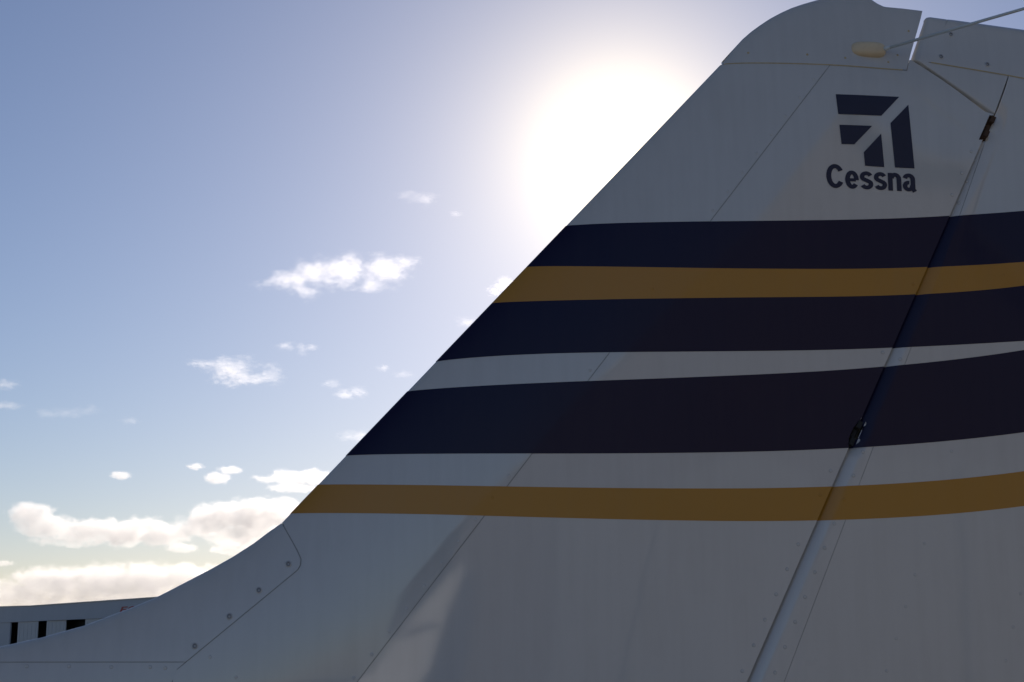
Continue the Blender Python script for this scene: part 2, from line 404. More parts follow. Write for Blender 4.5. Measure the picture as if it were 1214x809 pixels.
def stripe(bot, top, m, label):
    fb, ft = curve(bot), curve(top)
    def strip(name, xl, xr, n, p, tf, parent, off, rim):
        A, B_ = [], []
        for v in np.linspace(0, 1, 9):
            fz = lambda x, v=v: fb(x) * (1 - v) + ft(x) * v
            xs = solve(xl, fz, 0.5); xe = solve(xr, fz, 1.0)
            g = xs + (xe - xs) * lin(n, p)
            A.append(np.stack([g, fz(g)], 1))
        A = np.array(A); x = A[..., 0].ravel(); z = A[..., 1].ravel(); t = tf(x, z)
        w = np.exp(-t / 0.006) if rim else np.zeros_like(t)
        V, Fc, idx = [], [], {}
        for s in (-1, 1):
            o = len(V)
            V += list(zip(x - 0.0005 * w, s * np.where(t > 1e-4, t + off, 0.0), z + 0.0005 * w))
            for i in range(8):
                for j in range(n - 1):
                    q = [o + i * n + j, o + i * n + j + 1, o + (i + 1) * n + j + 1, o + (i + 1) * n + j]
                    Fc.append(q if s < 0 else q[::-1])
        return mesh_obj(name, V, Fc, m, parent)
    a = strip("stripe", le_x, lambda z: interp_poly(SPAR, z), 60, 2.0, t_fin, fin, 0.0008, True)
    c = strip("stripe", lambda z: interp_poly(SPAR, z), fin_te, 60, 1.0, t_fin, fin, 0.0004, False)
    # one fin stripe object out of the two runs
    bm = bmesh.new(); bm.from_mesh(a.data); bm.from_mesh(c.data); me = bpy.data.meshes.new("stripe"); bm.to_mesh(me); bm.free(); me.materials.append(M[m])
    bpy.data.objects.remove(c); a.data = me; a["label"] = label
    a = strip("stripe", rud_le, lambda z: interp_poly(RS, z), 24, 1.8, t_rud, rudder, 0.0005, True)
    c = strip("stripe", lambda z: interp_poly(RS, z), te_x, 40, 1.0, t_rud, rudder, 0.0004, False)
    bm = bmesh.new(); bm.from_mesh(a.data); bm.from_mesh(c.data); me = bpy.data.meshes.new("stripe"); bm.to_mesh(me); bm.free(); me.materials.append(M[m])
    bpy.data.objects.remove(c); a.data = me; a["label"] = label + " on the rudder"
stripe('g1t', 'n1t', 'navy', "topmost navy stripe")
stripe('g1b', 'g1t', 'gold', "upper gold stripe")
stripe('n2b', 'g1b', 'navy', "middle navy stripe under the upper gold one")
stripe('n3b', 'n3t', 'navy', "lowest and widest navy stripe")
stripe('g2b', 'g2t', 'gold', "lower gold stripe")

# ------------------------------------------------------------------ maker's emblem and lettering
def on_fin(poly2d, off=0.0009): 
    P = np.array(poly2d); t = t_fin(P[:, 0], P[:, 1]); return [(x, -(tt + off), z) for (x, z), tt in zip(P, t)]
LOGO = [[(0.9192, 2.5579), (1.0426, 2.5596), (1.0055, 2.5204), (0.9221, 2.5192)], [(0.9234, 2.4985), (0.9866, 2.4996), (0.9504, 2.4619), (0.9259, 2.4613)],
        [(1.0597, 2.5451), (1.0654, 2.4217), (1.0274, 2.4217), (1.0228, 2.5071)], [(1.0035, 2.4857), (1.0066, 2.4213), (0.9695, 2.4219), (0.9681, 2.4477)]]
def subdivided(poly, n=6):
    (a, b_, c, d) = [np.array(p) for p in poly]; V = []
    for i in range(n + 1):
        for j in range(n + 1):
            u, v = i / n, j / n; V.append((a * (1 - u) + b_ * u) * (1 - v) + (d * (1 - u) + c * u) * v)
    F_ = [(i * (n + 1) + j, i * (n + 1) + j + 1, (i + 1) * (n + 1) + j + 1, (i + 1) * (n + 1) + j) for i in range(n) for j in range(n)]
    return V, F_
for q in LOGO:
    V, F_ = subdivided(q)
    mesh_obj("emblem_bar", on_fin(V), F_, 'decal', fin)

def text_mesh(s, bold, res=6, shear=0.0):
    cu = bpy.data.curves.new("t", 'FONT'); cu.body = s; cu.size = 1.0; cu.offset = bold; cu.resolution_u = res; cu.shear = shear
    o = bpy.data.objects.new("t", cu); COL.objects.link(o)
    dg = bpy.context.evaluated_depsgraph_get(); me = bpy.data.meshes.new_from_object(o.evaluated_get(dg))
    V = np.array([v.co[:] for v in me.vertices]); F_ = [tuple(p.vertices) for p in me.polygons]
    bpy.data.objects.remove(o); return V, F_
# heavy grotesque letters drawn as broad strokes: (centre line, half width across, half width along z)
def arc(cx, cz, rx, rz, a0, a1, n_=22):
    t = np.radians(np.linspace(a0, a1, n_)); return [(cx + rx * math.cos(q), cz + rz * math.sin(q)) for q in t]
def stroke(pts, wx, wz, cut0=None, cut1=None):
    """ribbon along pts; the pen is an ellipse, broad in x (stems) and thinner in z (bars)"""
    P = np.array(pts, float); d = np.gradient(P, axis=0); d /= np.linalg.norm(d, axis=1)[:, None]
    nn = np.stack([-d[:, 1] * wx, d[:, 0] * wz], 1)
    V = list(P + nn) + list(P - nn); k = len(P)
    return V, [(i, i + 1, k + i + 1, k + i) for i in range(k - 1)]
XH, CH = 0.0345, 0.0452
wS, wB = 0.0045, 0.0037                                            # half stem, half bar
def glyph(ch, w):
    if ch == 'C':
        return [stroke(arc(w * 0.52, CH / 2, w * 0.52 - wS, CH / 2 - wB, 33, 327, 40), wS * 1.05, wB * 1.05)]
    if ch == 'e':
        return [stroke(arc(w / 2, XH / 2, w / 2 - wS, XH / 2 - wB, -2, 322, 40), wS, wB), stroke([(wS * 1.2, XH * 0.49), (w - wS * 1.3, XH * 0.49)], 0.003, 0.0029)]
    if ch == 's':
        r = XH / 4 - wB * 0.48
        a = arc(w / 2, XH - wB - r, w / 2 - wS, r, 22, 250, 20); c = arc(w / 2, wB + r, w / 2 - wS, r, 70, -158, 20)
        return [stroke(a[:-3] + c[3:], wS * 0.98, wB * 0.98)]
    if ch == 'n':
        return [stroke([(wS, 0), (wS, XH * 0.98)], wS, wB), stroke(arc(w / 2 + wS * 0.25, XH - wB - (w / 2 - wS), w / 2 - wS * 1.25, w / 2 - wS, 172, 0, 20) + [(w - wS, 0)], wS, wB)]
    if ch == 'a':
        hook = arc(w * 0.45, XH - wB - XH * 0.22, w * 0.45 - wS, XH * 0.22, 165, 0, 18)
        return [stroke(hook + [(w * 0.90 - wS, XH * 0.14), (w - wS * 0.9, 0)], wS, wB), stroke(arc(w * 0.42, XH * 0.30, w * 0.42 - wS, XH * 0.30 - wB, 78, 380, 26), wS, wB * 0.95)]
SPAN = [('C', 0.8943, 0.0325), ('e', 0.9300, 0.0262), ('s', 0.9583, 0.0255), ('s', 0.9855, 0.0250), ('n', 1.0126, 0.0257), ('a', 1.0408, 0.0272)]
for ch, x0, w in SPAN:
    V, F_ = [], []
    for q, (v, f) in enumerate(glyph(ch, w)):
        o = len(V); V += [(a, b_ - 0.00012 * q, c) for a, b_, c in on_fin([(x0 + p[0], 2.3768 + p[1]) for p in v])]
        F_ += [tuple(i + o for i in g) for g in f]
    mesh_obj("letter", V, F_, 'decal', fin, smooth=False)

# ------------------------------------------------------------------ screws, rivets, hinges
def surf_frame(x, z, tf):
    e = 0.002
    t, tx, tz = tf([x, x + e, x], [z, z, z + e])
    n_ = Vector((-(tx - t) / e, -1.0, -(tz - t) / e)).normalized()
    return Vector((x, -t, z)), n_
def screw_mesh(r=0.0042, h=0.0013):
    bm = bmesh.new(); k = 14
    rings = [(r * 1.45, -0.0004, 0), (r * 1.30, h * 0.75, 0), (r * 1.02, h * 0.30, 0), (r * 0.94, h, 0), (r * 0.42, h * 1.05, 1), (r * 0.38, h * 0.10, 2)]
    vs = [[bm.verts.new((rr * math.cos(a * 2 * math.pi / k), rr * math.sin(a * 2 * math.pi / k), zz)) for a in range(k)] for rr, zz, _ in rings]
    for i in range(len(rings) - 1):
        for a in range(k):
            f = bm.faces.new((vs[i][a], vs[i][(a + 1) % k], vs[i + 1][(a + 1) % k], vs[i + 1][a])); f.material_index = rings[i + 1][2]; f.smooth = True
    bm.faces.new(vs[-1]).material_index = 2
    me = bpy.data.meshes.new("screw"); bm.to_mesh(me); bm.free()
    for m in ('white', 'steel', 'recess'): me.materials.append(M[m])
    return me
SCREW = screw_mesh()
def screw(x, z, tf, parent, off=0.0015, s=1.0):
    p, n_ = surf_frame(x, z, tf)
    o = bpy.data.objects.new("screw", SCREW); COL.objects.link(o); o.parent = parent
    o.matrix_world = Matrix.Translation(p + n_ * off) @ n_.to_track_quat('Z', 'Y').to_matrix().to_4x4() @ Matrix.Diagonal((s, s, s, 1))
for x, z in [(-0.0584, 1.6898), (-0.1054, 1.6466), (-0.1518, 1.6039), (-0.2054, 1.5563)]: screw(x, z, t_fin, fin, 0.0012)
for x, z in [(1.1572, 2.6956), (1.1335, 2.6477), (1.2238, 2.6361), (1.33, 2.622), (1.44, 2.607)]: screw(x, z, t_rud, rudder, 0.0002)

def rivets(name, pts, tf, parent, r=0.0029, h=0.0007, mi='white', off=0.0003):
    V, F_, I = [], [], []
    k = 10
    for (x, z) in pts:
        for s in (1, -1):
            p, n_ = surf_frame(x, z, tf); q = n_.to_track_quat('Z', 'Y'); o = len(V)
            for rr, zz in ((r * 1.14, -0.0002), (r * 1.02, 0.00012), (r * 0.8, h * 0.75), (r * 0.4, h)):
                for a in range(k):
                    c = p + n_ * off + q @ Vector((rr * math.cos(a * 2 * math.pi / k), rr * math.sin(a * 2 * math.pi / k), zz)); V.append((c.x, c.y * s, c.z))
            for i in range(3):
                for a in range(k):
                    f = (o + i * k + a, o + i * k + (a + 1) % k, o + (i + 1) * k + (a + 1) % k, o + (i + 1) * k + a); F_.append(f if s > 0 else f[::-1]); I.append(1 if i == 0 else 0)
            f = tuple(o + 3 * k + a for a in range(k)); F_.append(f if s > 0 else f[::-1]); I.append(0)
    if not V: return
    o = mesh_obj(name, V, F_, [mi, mi if mi == 'gold' else 'core'], parent, mat_idx=I); o["kind"] = "stuff"; return o
CV = {k: curve(k) for k in EDGE}
def on_colour(p):
    """colour of the paint a rivet sits in, None where it would straddle an edge"""
    x, z = p
    for bot, top, m in (('g1t', 'n1t', 'navy'), ('g1b', 'g1t', 'gold'), ('n2b', 'g1b', 'navy'), ('n3b', 'n3t', 'navy'), ('g2b', 'g2t', 'gold')):
        lo, hi = float(CV[bot](x)), float(CV[top](x))
        if lo - 0.005 < z < hi + 0.005: return m if lo + 0.005 < z < hi - 0.005 else None
    return 'white'
def rivet_rows(pts, tf, parent, off, **kw):
    for m in ('white', 'gold'):
        rivets("rivet_row", [p for p in pts if on_colour(p) == m], tf, parent, mi=m, off=off + (0.0 if m == 'white' else 0.0004), **kw)
def along(poly, step, off):     # points parallel to a polyline
    P = path(poly); L = sum(math.dist(a, c) for a, c in zip(poly[:-1], poly[1:])); n_ = int(L / step)
    Q = P(np.linspace(0, 1, n_ + 1)); d = np.gradient(Q, axis=0); d /= np.linalg.norm(d, axis=1)[:, None]
    return [(float(a[0] - dd[1] * off), float(a[1] + dd[0] * off)) for a, dd in zip(Q, d)]
def zrange(pts, lo, hi): return [p for p in pts if lo < p[1] < hi]
fr = along(SPAR, 0.046, 0.0085)
fr += [(0.3074, 1.7738), (-0.1802, 1.5389), (-0.1369, 1.5067)]
fr += along([(hinge_x(1.3) - 0.017, 1.3), (hinge_x(2.46) - 0.012, 2.46)], 0.0465, 0.0)
fr = [p for p in fr if p[1] < 2.60]
rivet_rows(fr, t_fin, fin, 0.0003)
rivets("rivet_row", [(0.7601, 2.6378), (0.8699, 2.6357), (0.9429, 2.6327), (1.0500, 2.6485), (1.0291, 2.6316), (1.0760, 2.7000)], t_fin, fin, r=0.0023, h=0.0006, mi='bead', off=0.0004)
rivets("rivet_row", [(-0.4707 - 0.0667 * i, 1.5243 - 0.001 * i) for i in range(8)] + [(-0.404, 1.5243), (-0.3369, 1.5229), (-0.2752, 1.5228), (-0.2509, 1.5215)], t_fin, fin, off=0.0007)
rr_ = along([(0.62, 1.17), (0.7742, 1.5271), (0.9078, 1.8191), (1.09, 2.215), (1.205, 2.49)], 0.0465, 0.0)
rivet_rows(rr_, t_rud, rudder, 0.0002)
r2 = along([(0.87, 1.24), (0.9663, 1.5084), (1.0741, 1.8033), (1.19, 2.12), (1.33, 2.5)], 0.058, 0.0) + along([(1.12, 1.30), (1.45, 2.4)], 0.058, 0.0)
rivet_rows(r2, t_rud, rudder, 0.0001, r=0.0026, h=0.0006)

# hinges: knuckle, pin and two lugs in each cut-out
for k, (a, c) in enumerate(SLOT):
    bm = bmesh.new()
    zc = (a + c) / 2; hx = hinge_x(zc); ln = c - a
    d = Vector((0.4919, 0, 1.0)).normalized()
    mt = Matrix.Translation((hx + 0.001, -0.0135, zc)) @ d.to_track_quat('Z', 'Y').to_matrix().to_4x4()
    for m0, m1, rad in ((-0.5, -0.17, 0.0058), (-0.15, 0.15, 0.0054), (0.17, 0.5, 0.0058), (-0.56, 0.56, 0.0026)):
        r = bmesh.ops.create_cone(bm, cap_ends=True, segments=14, radius1=rad, radius2=rad, depth=(m1 - m0) * ln, matrix=mt @ Matrix.Translation((0, 0, (m0 + m1) / 2 * ln)))
    box(bm, (-0.016, -0.004, -0.45 * ln), (-0.002, 0.004, -0.2 * ln), mtx=mt)
    box(bm, (-0.016, -0.004, 0.2 * ln), (-0.002, 0.004, 0.45 * ln), mtx=mt)
    o = bm_obj("hinge", bm, 'rust' if k == 0 else 'black', fin)
    o["label"] = "rusty upper rudder hinge" if k == 0 else "dark lower rudder hinge in the navy stripe"

# ------------------------------------------------------------------ navigation antenna: cream base on the tip cap with a thin swept rod on each side
def antenna(side):
    P0 = Vector((0.9915, -0.0105, 2.6545)); t0 = float(t_fin([0.9915], [2.6545])[0])
    k, m_ = 20, 10; V, F_ = [], []
    for i in range(m_ + 1):
        ph = i / m_ * math.pi / 2
        rr = math.cos(ph) ** 0.55 if i < m_ else 0.0; hh = math.sin(ph) * 0.0155
        for a in range(k):
            th = a * 2 * math.pi / k; c_, s_ = math.cos(th), math.sin(th)
            sx = math.copysign(abs(c_) ** 0.62, c_) * 0.0355; sz = math.copysign(abs(s_) ** 0.72, s_) * 0.0158
            x_ = 0.9905 + sx * rr; z_ = 2.6540 + sz * rr + 0.02 * sx * rr
            V.append((x_, side * (t0 - 0.002 + hh), z_))
    for i in range(m_):
        for a in range(k):
            f = (i * k + a, i * k + (a + 1) % k, (i + 1) * k + (a + 1) % k, (i + 1) * k + a); F_.append(f if side > 0 else f[::-1])
    base = mesh_obj("antenna", V, F_, 'plastic', plane)
    base["label"] = "cream plastic antenna base with thin rod on the fin cap" if side < 0 else "cream antenna base on the far side of the fin cap"
    a0 = Vector((1.0205, side * (t0 + 0.0075), 2.6545)); d = Vector((0.1730, side * 0.2010, 0.0)).normalized()
    bm = bmesh.new()
    for s0, s1, r0, r1 in ((-0.004, 0.012, 0.0050, 0.0034), (0.012, 0.52, 0.0029, 0.0026)):
        mt = Matrix.Translation(a0 + d * (s0 + s1) / 2) @ d.to_track_quat('Z', 'Y').to_matrix().to_4x4()
        bmesh.ops.create_cone(bm, cap_ends=True, segments=12, radius1=r0, radius2=r1, depth=s1 - s0, matrix=mt)
    bmesh.ops.create_uvsphere(bm, u_segments=10, v_segments=6, radius=0.0036, matrix=Matrix.Translation(a0 + d * 0.522))
    for f in bm.faces: f.smooth = True
    bm_obj("rod", bm, 'rod', base)
antenna(-1); antenna(1)

# ------------------------------------------------------------------ tail cone and horizontal stabilizer (just below the frame)
ST = [(-3.0, 0.46, 0.50, 0.86), (-2.2, 0.38, 0.42, 0.95), (-1.4, 0.29, 0.33, 1.05), (-0.6, 0.20, 0.24, 1.14), (0.0, 0.135, 0.17, 1.19), (0.45, 0.085, 0.12, 1.21), (0.62, 0.045, 0.07, 1.22)]
V, F_ = [], []; k = 32
for (x, w, h, zc) in ST:
    for a in range(k):
        th = a * 2 * math.pi / k; c_, s_ = math.cos(th), math.sin(th)
        V.append((x, w * math.copysign(abs(c_) ** 0.8, c_), zc + h * math.copysign(abs(s_) ** 0.8, s_)))
for i in range(len(ST) - 1):
    for a in range(k): F_.append((i * k + a, i * k + (a + 1) % k, (i + 1) * k + (a + 1) % k, (i + 1) * k + a))
F_.append(tuple(range(k))[::-1]); F_.append(tuple((len(ST) - 1) * k + a for a in range(k)))
mesh_obj("tail_cone", V, F_, 'white', plane)
def foil(side, x0r, x1r, x0t, x1t, name, parent, y0=0.06, y1=1.72, T=0.032):
    V, F_ = [], []; n_ = 14; m_ = 12
    for j in range(m_ + 1):
        y = y0 + (y1 - y0) * j / m_; f = j / m_; round_ = math.sqrt(max(0.0, 1 - max(0, (f - 0.93) / 0.07) ** 2))
        a = x0r + (x0t - x0r) * f + 0.06 * (1 - round_); c = x1r + (x1t - x1r) * f - 0.03 * (1 - round_)
        for s in range(2 * n_):
            q = s / n_ if s <= n_ else 2 - s / n_
            th = 2.6 * T * (1 - 0.4 * f) * (0.45 * math.sqrt(max(q, 0)) * (1 - q) + 0.03) * round_
            V.append((a + (c - a) * q, side * y, 1.215 + (th if s <= n_ else -th)))
    w = 2 * n_
    for j in range(m_):
        for s in range(w): 
            f = (j * w + s, j * w + (s + 1) % w, (j + 1) * w + (s + 1) % w, (j + 1) * w + s); F_.append(f if side < 0 else f[::-1])
    F_.append(tuple(range(w))); F_.append(tuple(m_ * w + s for s in range(w))[::-1])
    return mesh_obj(name, V, F_, 'white', parent)
for side in (-1, 1):
    st = foil(side, -0.12, 0.42, 0.12, 0.46, "horizontal_stabilizer", plane)
    foil(side, 0.428, 0.82, 0.468, 0.74, "elevator", st, y0=0.10, T=0.022)

# ------------------------------------------------------------------ hangar in the background
hang = empty("hangar", (-24.307, 131.117, 0)); hang.rotation_euler = (0, 0, math.atan2(-0.87465, 0.48475))
tag(hang, "grey hangar with white door panels, dark openings and red letters on its fascia", "hangar")
# local: x along the front (towards the camera's right), -y towards the camera, z up.
S0, S1, DEP = -16.0, 34.0, 22.0
bm = bmesh.new()
box(bm, (S0, 0.0, 0), (-5.30, 0.12, 3.895))                     # solid wall bay
box(bm, (28.0, 0.0, 0), (S1, 0.12, 3.895))
box(bm, (S0, 0.12, 0), (S0 + 0.3, DEP, 5.1)); box(bm, (S1 - 0.3, 0.12, 0), (S1, DEP, 5.1)); box(bm, (S0 + 0.3, DEP - 0.3, 0), (S1 - 0.3, DEP, 5.1))
bm_obj("wall", bm, 'hangar', hang)
bm = bmesh.new()
pr = [(S0, 5.30), (-8.5, 5.265), (-4.0, 5.205), (0, 5.15), (8, 5.15), (S1, 5.15)]
vv0 = [[bm.verts.new((s, y, z)) for (s, zt) in pr for z in (3.90, zt)] for y in (-0.06, 0.5)]
for i in range(len(pr) - 1):
    a, c = 2 * i, 2 * i + 2
    f, b_ = vv0
    for q in ((f[a], f[c], f[c + 1], f[a + 1]), (b_[a], b_[a + 1], b_[c + 1], b_[c]), (f[a + 1], f[c + 1], b_[c + 1], b_[a + 1]), (f[a], b_[a], b_[c], f[c])): bm.faces.new(q)
bm.faces.new((vv0[0][0], vv0[0][1], vv0[1][1], vv0[1][0])); bm.faces.new((vv0[0][-2], vv0[1][-2], vv0[1][-1], vv0[0][-1]))
fas = bm_obj("fascia", bm, 'hangar', hang)
bm = bmesh.new()
for (a, za), (c, zc) in zip(pr[:-1], pr[1:]):
    vs = [bm.verts.new(v) for v in ((a, -0.12, za + 0.003), (c, -0.12, zc + 0.003), (c, -0.12, zc + 0.075), (a, -0.12, za + 0.075), (a, 0.56, za + 0.003), (c, 0.56, zc + 0.003), (c, 0.56, zc + 0.075), (a, 0.56, za + 0.075))]
    for q in ((0, 1, 2, 3), (5, 4, 7, 6), (3, 2, 6, 7), (4, 5, 1, 0), (4, 0, 3, 7), (1, 5, 6, 2)): bm.faces.new([vs[i] for i in q])
bm_obj("roof_flashing", bm, 'flash', hang)
bm = bmesh.new(); box(bm, (S0 + 0.02, 0.52, 4.9), (S1 - 0.02, DEP - 0.02, 5.05)); bm_obj("roof", bm, 'flash', hang)
for k, (a, c) in enumerate([(-3.345, 1.69), (3.60, 8.06), (12.43, 17.2), (19.0, 23.6), (25.2, 28.0)]):
    bm = bmesh.new(); yy = 0.03 + 0.06 * (k % 2); box(bm, (a, yy, 0.03), (c, yy + 0.05, 3.893)); 
    d_ = bm_obj("door_panel", bm, 'hdoor', hang)
    bm = bmesh.new()
    w_ = (c - a)
    for q in range(5):
        s_ = a + w_ * (q + 0.5) / 5; box(bm, (s_ - 0.03, yy - 0.022, 0.2), (s_ + 0.03, yy - 0.001, 3.75))
    bm_obj("door_rib", bm, 'hdoor', d_)["kind"] = "stuff"
bm = bmesh.new(); box(bm, (-5.29, 1.2, 0.02), (27.9, 1.3, 4.88)); bm_obj("interior_shade_sheet", bm, 'hdark', hang)  # black sheet close behind the openings stands in for the shaded interior
for ch, x0, w_ in (("F", 19.50, 1.15), ("C", 20.80, 1.30)):
    V, F_ = text_mesh(ch, 0.02, shear=0.0)
    lo, hi = V.min(0), V.max(0)
    P = [(x0 + (v[0] - lo[0]) / (hi[0] - lo[0]) * w_ + (v[1] - lo[1]) / (hi[1] - lo[1]) * 0.45, -0.075, 4.22 + (v[1] - lo[1]) / (hi[1] - lo[1]) * 0.45) for v in V]
    mesh_obj("letter", P, F_, 'red', fas, smooth=False)

# ------------------------------------------------------------------ a second parked airplane behind the photographer, mirrored in the glossy lower fin
pp = empty("parked_airplane", (0, -14.0, 0))
tag(pp, "white parked airplane mirrored as a pale swept patch in the lower fin paint", "airplane")
def slab(name, poly, th, parent, m='fresh'):
    # flat surface with a rounded rim: outline inset at the faces
    P = np.array(poly); c = P.mean(0); k = len(P); V = []
    for f, y in ((0.90, -th), (0.985, -th * 0.6), (1.0, 0.0), (0.985, th * 0.6), (0.90, th)):
        V += [(c[0] + (p[0] - c[0]) * f, y, c[1] + (p[1] - c[1]) * f) for p in P]
    F_ = [(i * k + a, i * k + (a + 1) % k, (i + 1) * k + (a + 1) % k, (i + 1) * k + a) for i in range(4) for a in range(k)]
    F_ += [tuple(range(k))[::-1], tuple(4 * k + a for a in range(k))]
    return mesh_obj(name, V, F_, m, parent, smooth=False)
slab("vertical_fin", [(-0.10, 1.18), (0.30, 1.25), (0.62, 1.74), (0.90, 2.10), (1.24, 2.46), (1.52, 2.74), (1.56, 2.74), (1.30, 2.05), (1.02, 1.18)], 0.045, pp)
slab("rudder", [(1.04, 1.10), (1.33, 2.05), (1.585, 2.74), (1.70, 2.72), (1.60, 2.1), (1.42, 1.10)], 0.03, pp, 'navy')
slab("stripe", [(0.78, 1.90), (0.90, 2.02), (1.27, 2.10), (1.24, 2.03)], 0.052, pp, 'navy')
V, F_ = [], []; k = 24; FS = [(-6.6, 0.10, 0.14, 1.05), (-6.2, 0.38, 0.40, 1.08), (-5.0, 0.55, 0.52, 1.15), (-4.6, 0.56, 0.72, 1.30), (-3.2, 0.56, 0.74, 1.32), (-2.4, 0.48, 0.55, 1.18), (-1.0, 0.28, 0.32, 1.12), (0.3, 0.14, 0.17, 1.12), (1.05, 0.05, 0.08, 1.14)]
for (x, w, h, zc) in FS:
    V += [(x, w * math.copysign(abs(math.cos(a * 2 * math.pi / k)) ** 0.8, math.cos(a * 2 * math.pi / k)), zc + h * math.copysign(abs(math.sin(a * 2 * math.pi / k)) ** 0.8, math.sin(a * 2 * math.pi / k))) for a in range(k)]
for i in range(len(FS) - 1): F_ += [(i * k + a, i * k + (a + 1) % k, (i + 1) * k + (a + 1) % k, (i + 1) * k + a) for a in range(k)]
F_ += [tuple(range(k))[::-1], tuple((len(FS) - 1) * k + a for a in range(k))]
mesh_obj("fuselage", V, F_, 'fresh', pp)
bm = bmesh.new(); box(bm, (-4.75, -5.4, 2.06), (-3.2, 5.4, 2.22)); bmesh.ops.bevel(bm, geom=list(bm.edges), offset=0.06, segments=2, affect='EDGES'); bm_obj("wing", bm, 'fresh', pp)
bm = bmesh.new(); box(bm, (0.25, -1.7, 1.13), (0.98, 1.7, 1.20)); bmesh.ops.bevel(bm, geom=list(bm.edges), offset=0.025, segments=2, affect='EDGES'); bm_obj("horizontal_stabilizer", bm, 'fresh', pp)
for (x, y) in ((-3.6, -1.2), (-3.6, 1.2), (-5.9, 0.0)):
    bm = bmesh.new()
    bmesh.ops.create_cone(bm, cap_ends=True, segments=20, radius1=0.20, radius2=0.20, depth=0.15, matrix=Matrix.Translation((x, y, 0.20)) @ Matrix.Rotation(math.pi / 2, 4, 'X'))
    w_ = bm_obj("wheel", bm, 'black', pp)
    bm = bmesh.new(); d = Vector((0, -y * 0.62, 0.62)); mt = Matrix.Translation(Vector((x, y, 0.20)) + d / 2) @ d.to_track_quat('Z', 'Y').to_matrix().to_4x4()
    bmesh.ops.create_cone(bm, cap_ends=True, segments=10, radius1=0.035, radius2=0.05, depth=d.length, matrix=mt); bm_obj("gear_leg", bm, 'fresh', pp)

# ------------------------------------------------------------------ gabled hangar behind the photographer, mirrored in the fin and rudder paint
hb = empty("gabled_hangar", (0, -20.0, 0))
tag(hb, "dull brown gabled hangar mirrored as the darker area of the lower fin", "hangar")
M['clad'] = plain("dull_brown_cladding", (0.17, 0.14, 0.125), 0.7, var=0.12, scale=0.5)
M['roofm'] = plain("dull_roof_sheet", (0.20, 0.19, 0.185), 0.6, var=0.1, scale=0.5)
GP = [(1.9, 0.0), (1.9, 4.2), (9.0, 10.4), (16.1, 4.2), (16.1, 0.0)]
V = [(x, y, z) for y in (0.0, -0.25) for x, z in GP]
mesh_obj("gable_wall", V, [(0, 1, 2, 3, 4)[::-1], (5, 6, 7, 8, 9)] + [(i, (i + 1) % 5, 5 + (i + 1) % 5, 5 + i) for i in range(5)], 'clad', hb, smooth=False)
for k_, (a, c) in enumerate((((1.5, 3.85), (9.0, 10.41)), ((9.0, 10.41), (16.5, 3.85)))):
    V = [(p[0], y, p[1] + dz) for y in (0.5, -22.0) for p in (a, c) for dz in (0.01, 0.19)]
    mesh_obj("roof_slope", V, [(0, 2, 3, 1), (4, 5, 7, 6), (0, 4, 6, 2), (1, 3, 7, 5), (0, 1, 5, 4), (2, 6, 7, 3)], 'roofm', hb, smooth=False)
bm = bmesh.new(); box(bm, (1.9, -21.8, 0), (2.1, -0.26, 4.0)); box(bm, (15.9, -21.8, 0), (16.1, -0.26, 4.0)); box(bm, (2.11, -21.8, 0), (15.89, -21.6, 4.1)); bm_obj("side_wall", bm, 'clad', hb)
for i in range(4):
    bm = bmesh.new(); box(bm, (3.4 + i * 2.82, 0.03 + 0.07 * (i % 2), 0.05), (6.16 + i * 2.82, 0.08 + 0.07 * (i % 2), 4.0)); bm_obj("door_leaf", bm, 'roofm', hb)

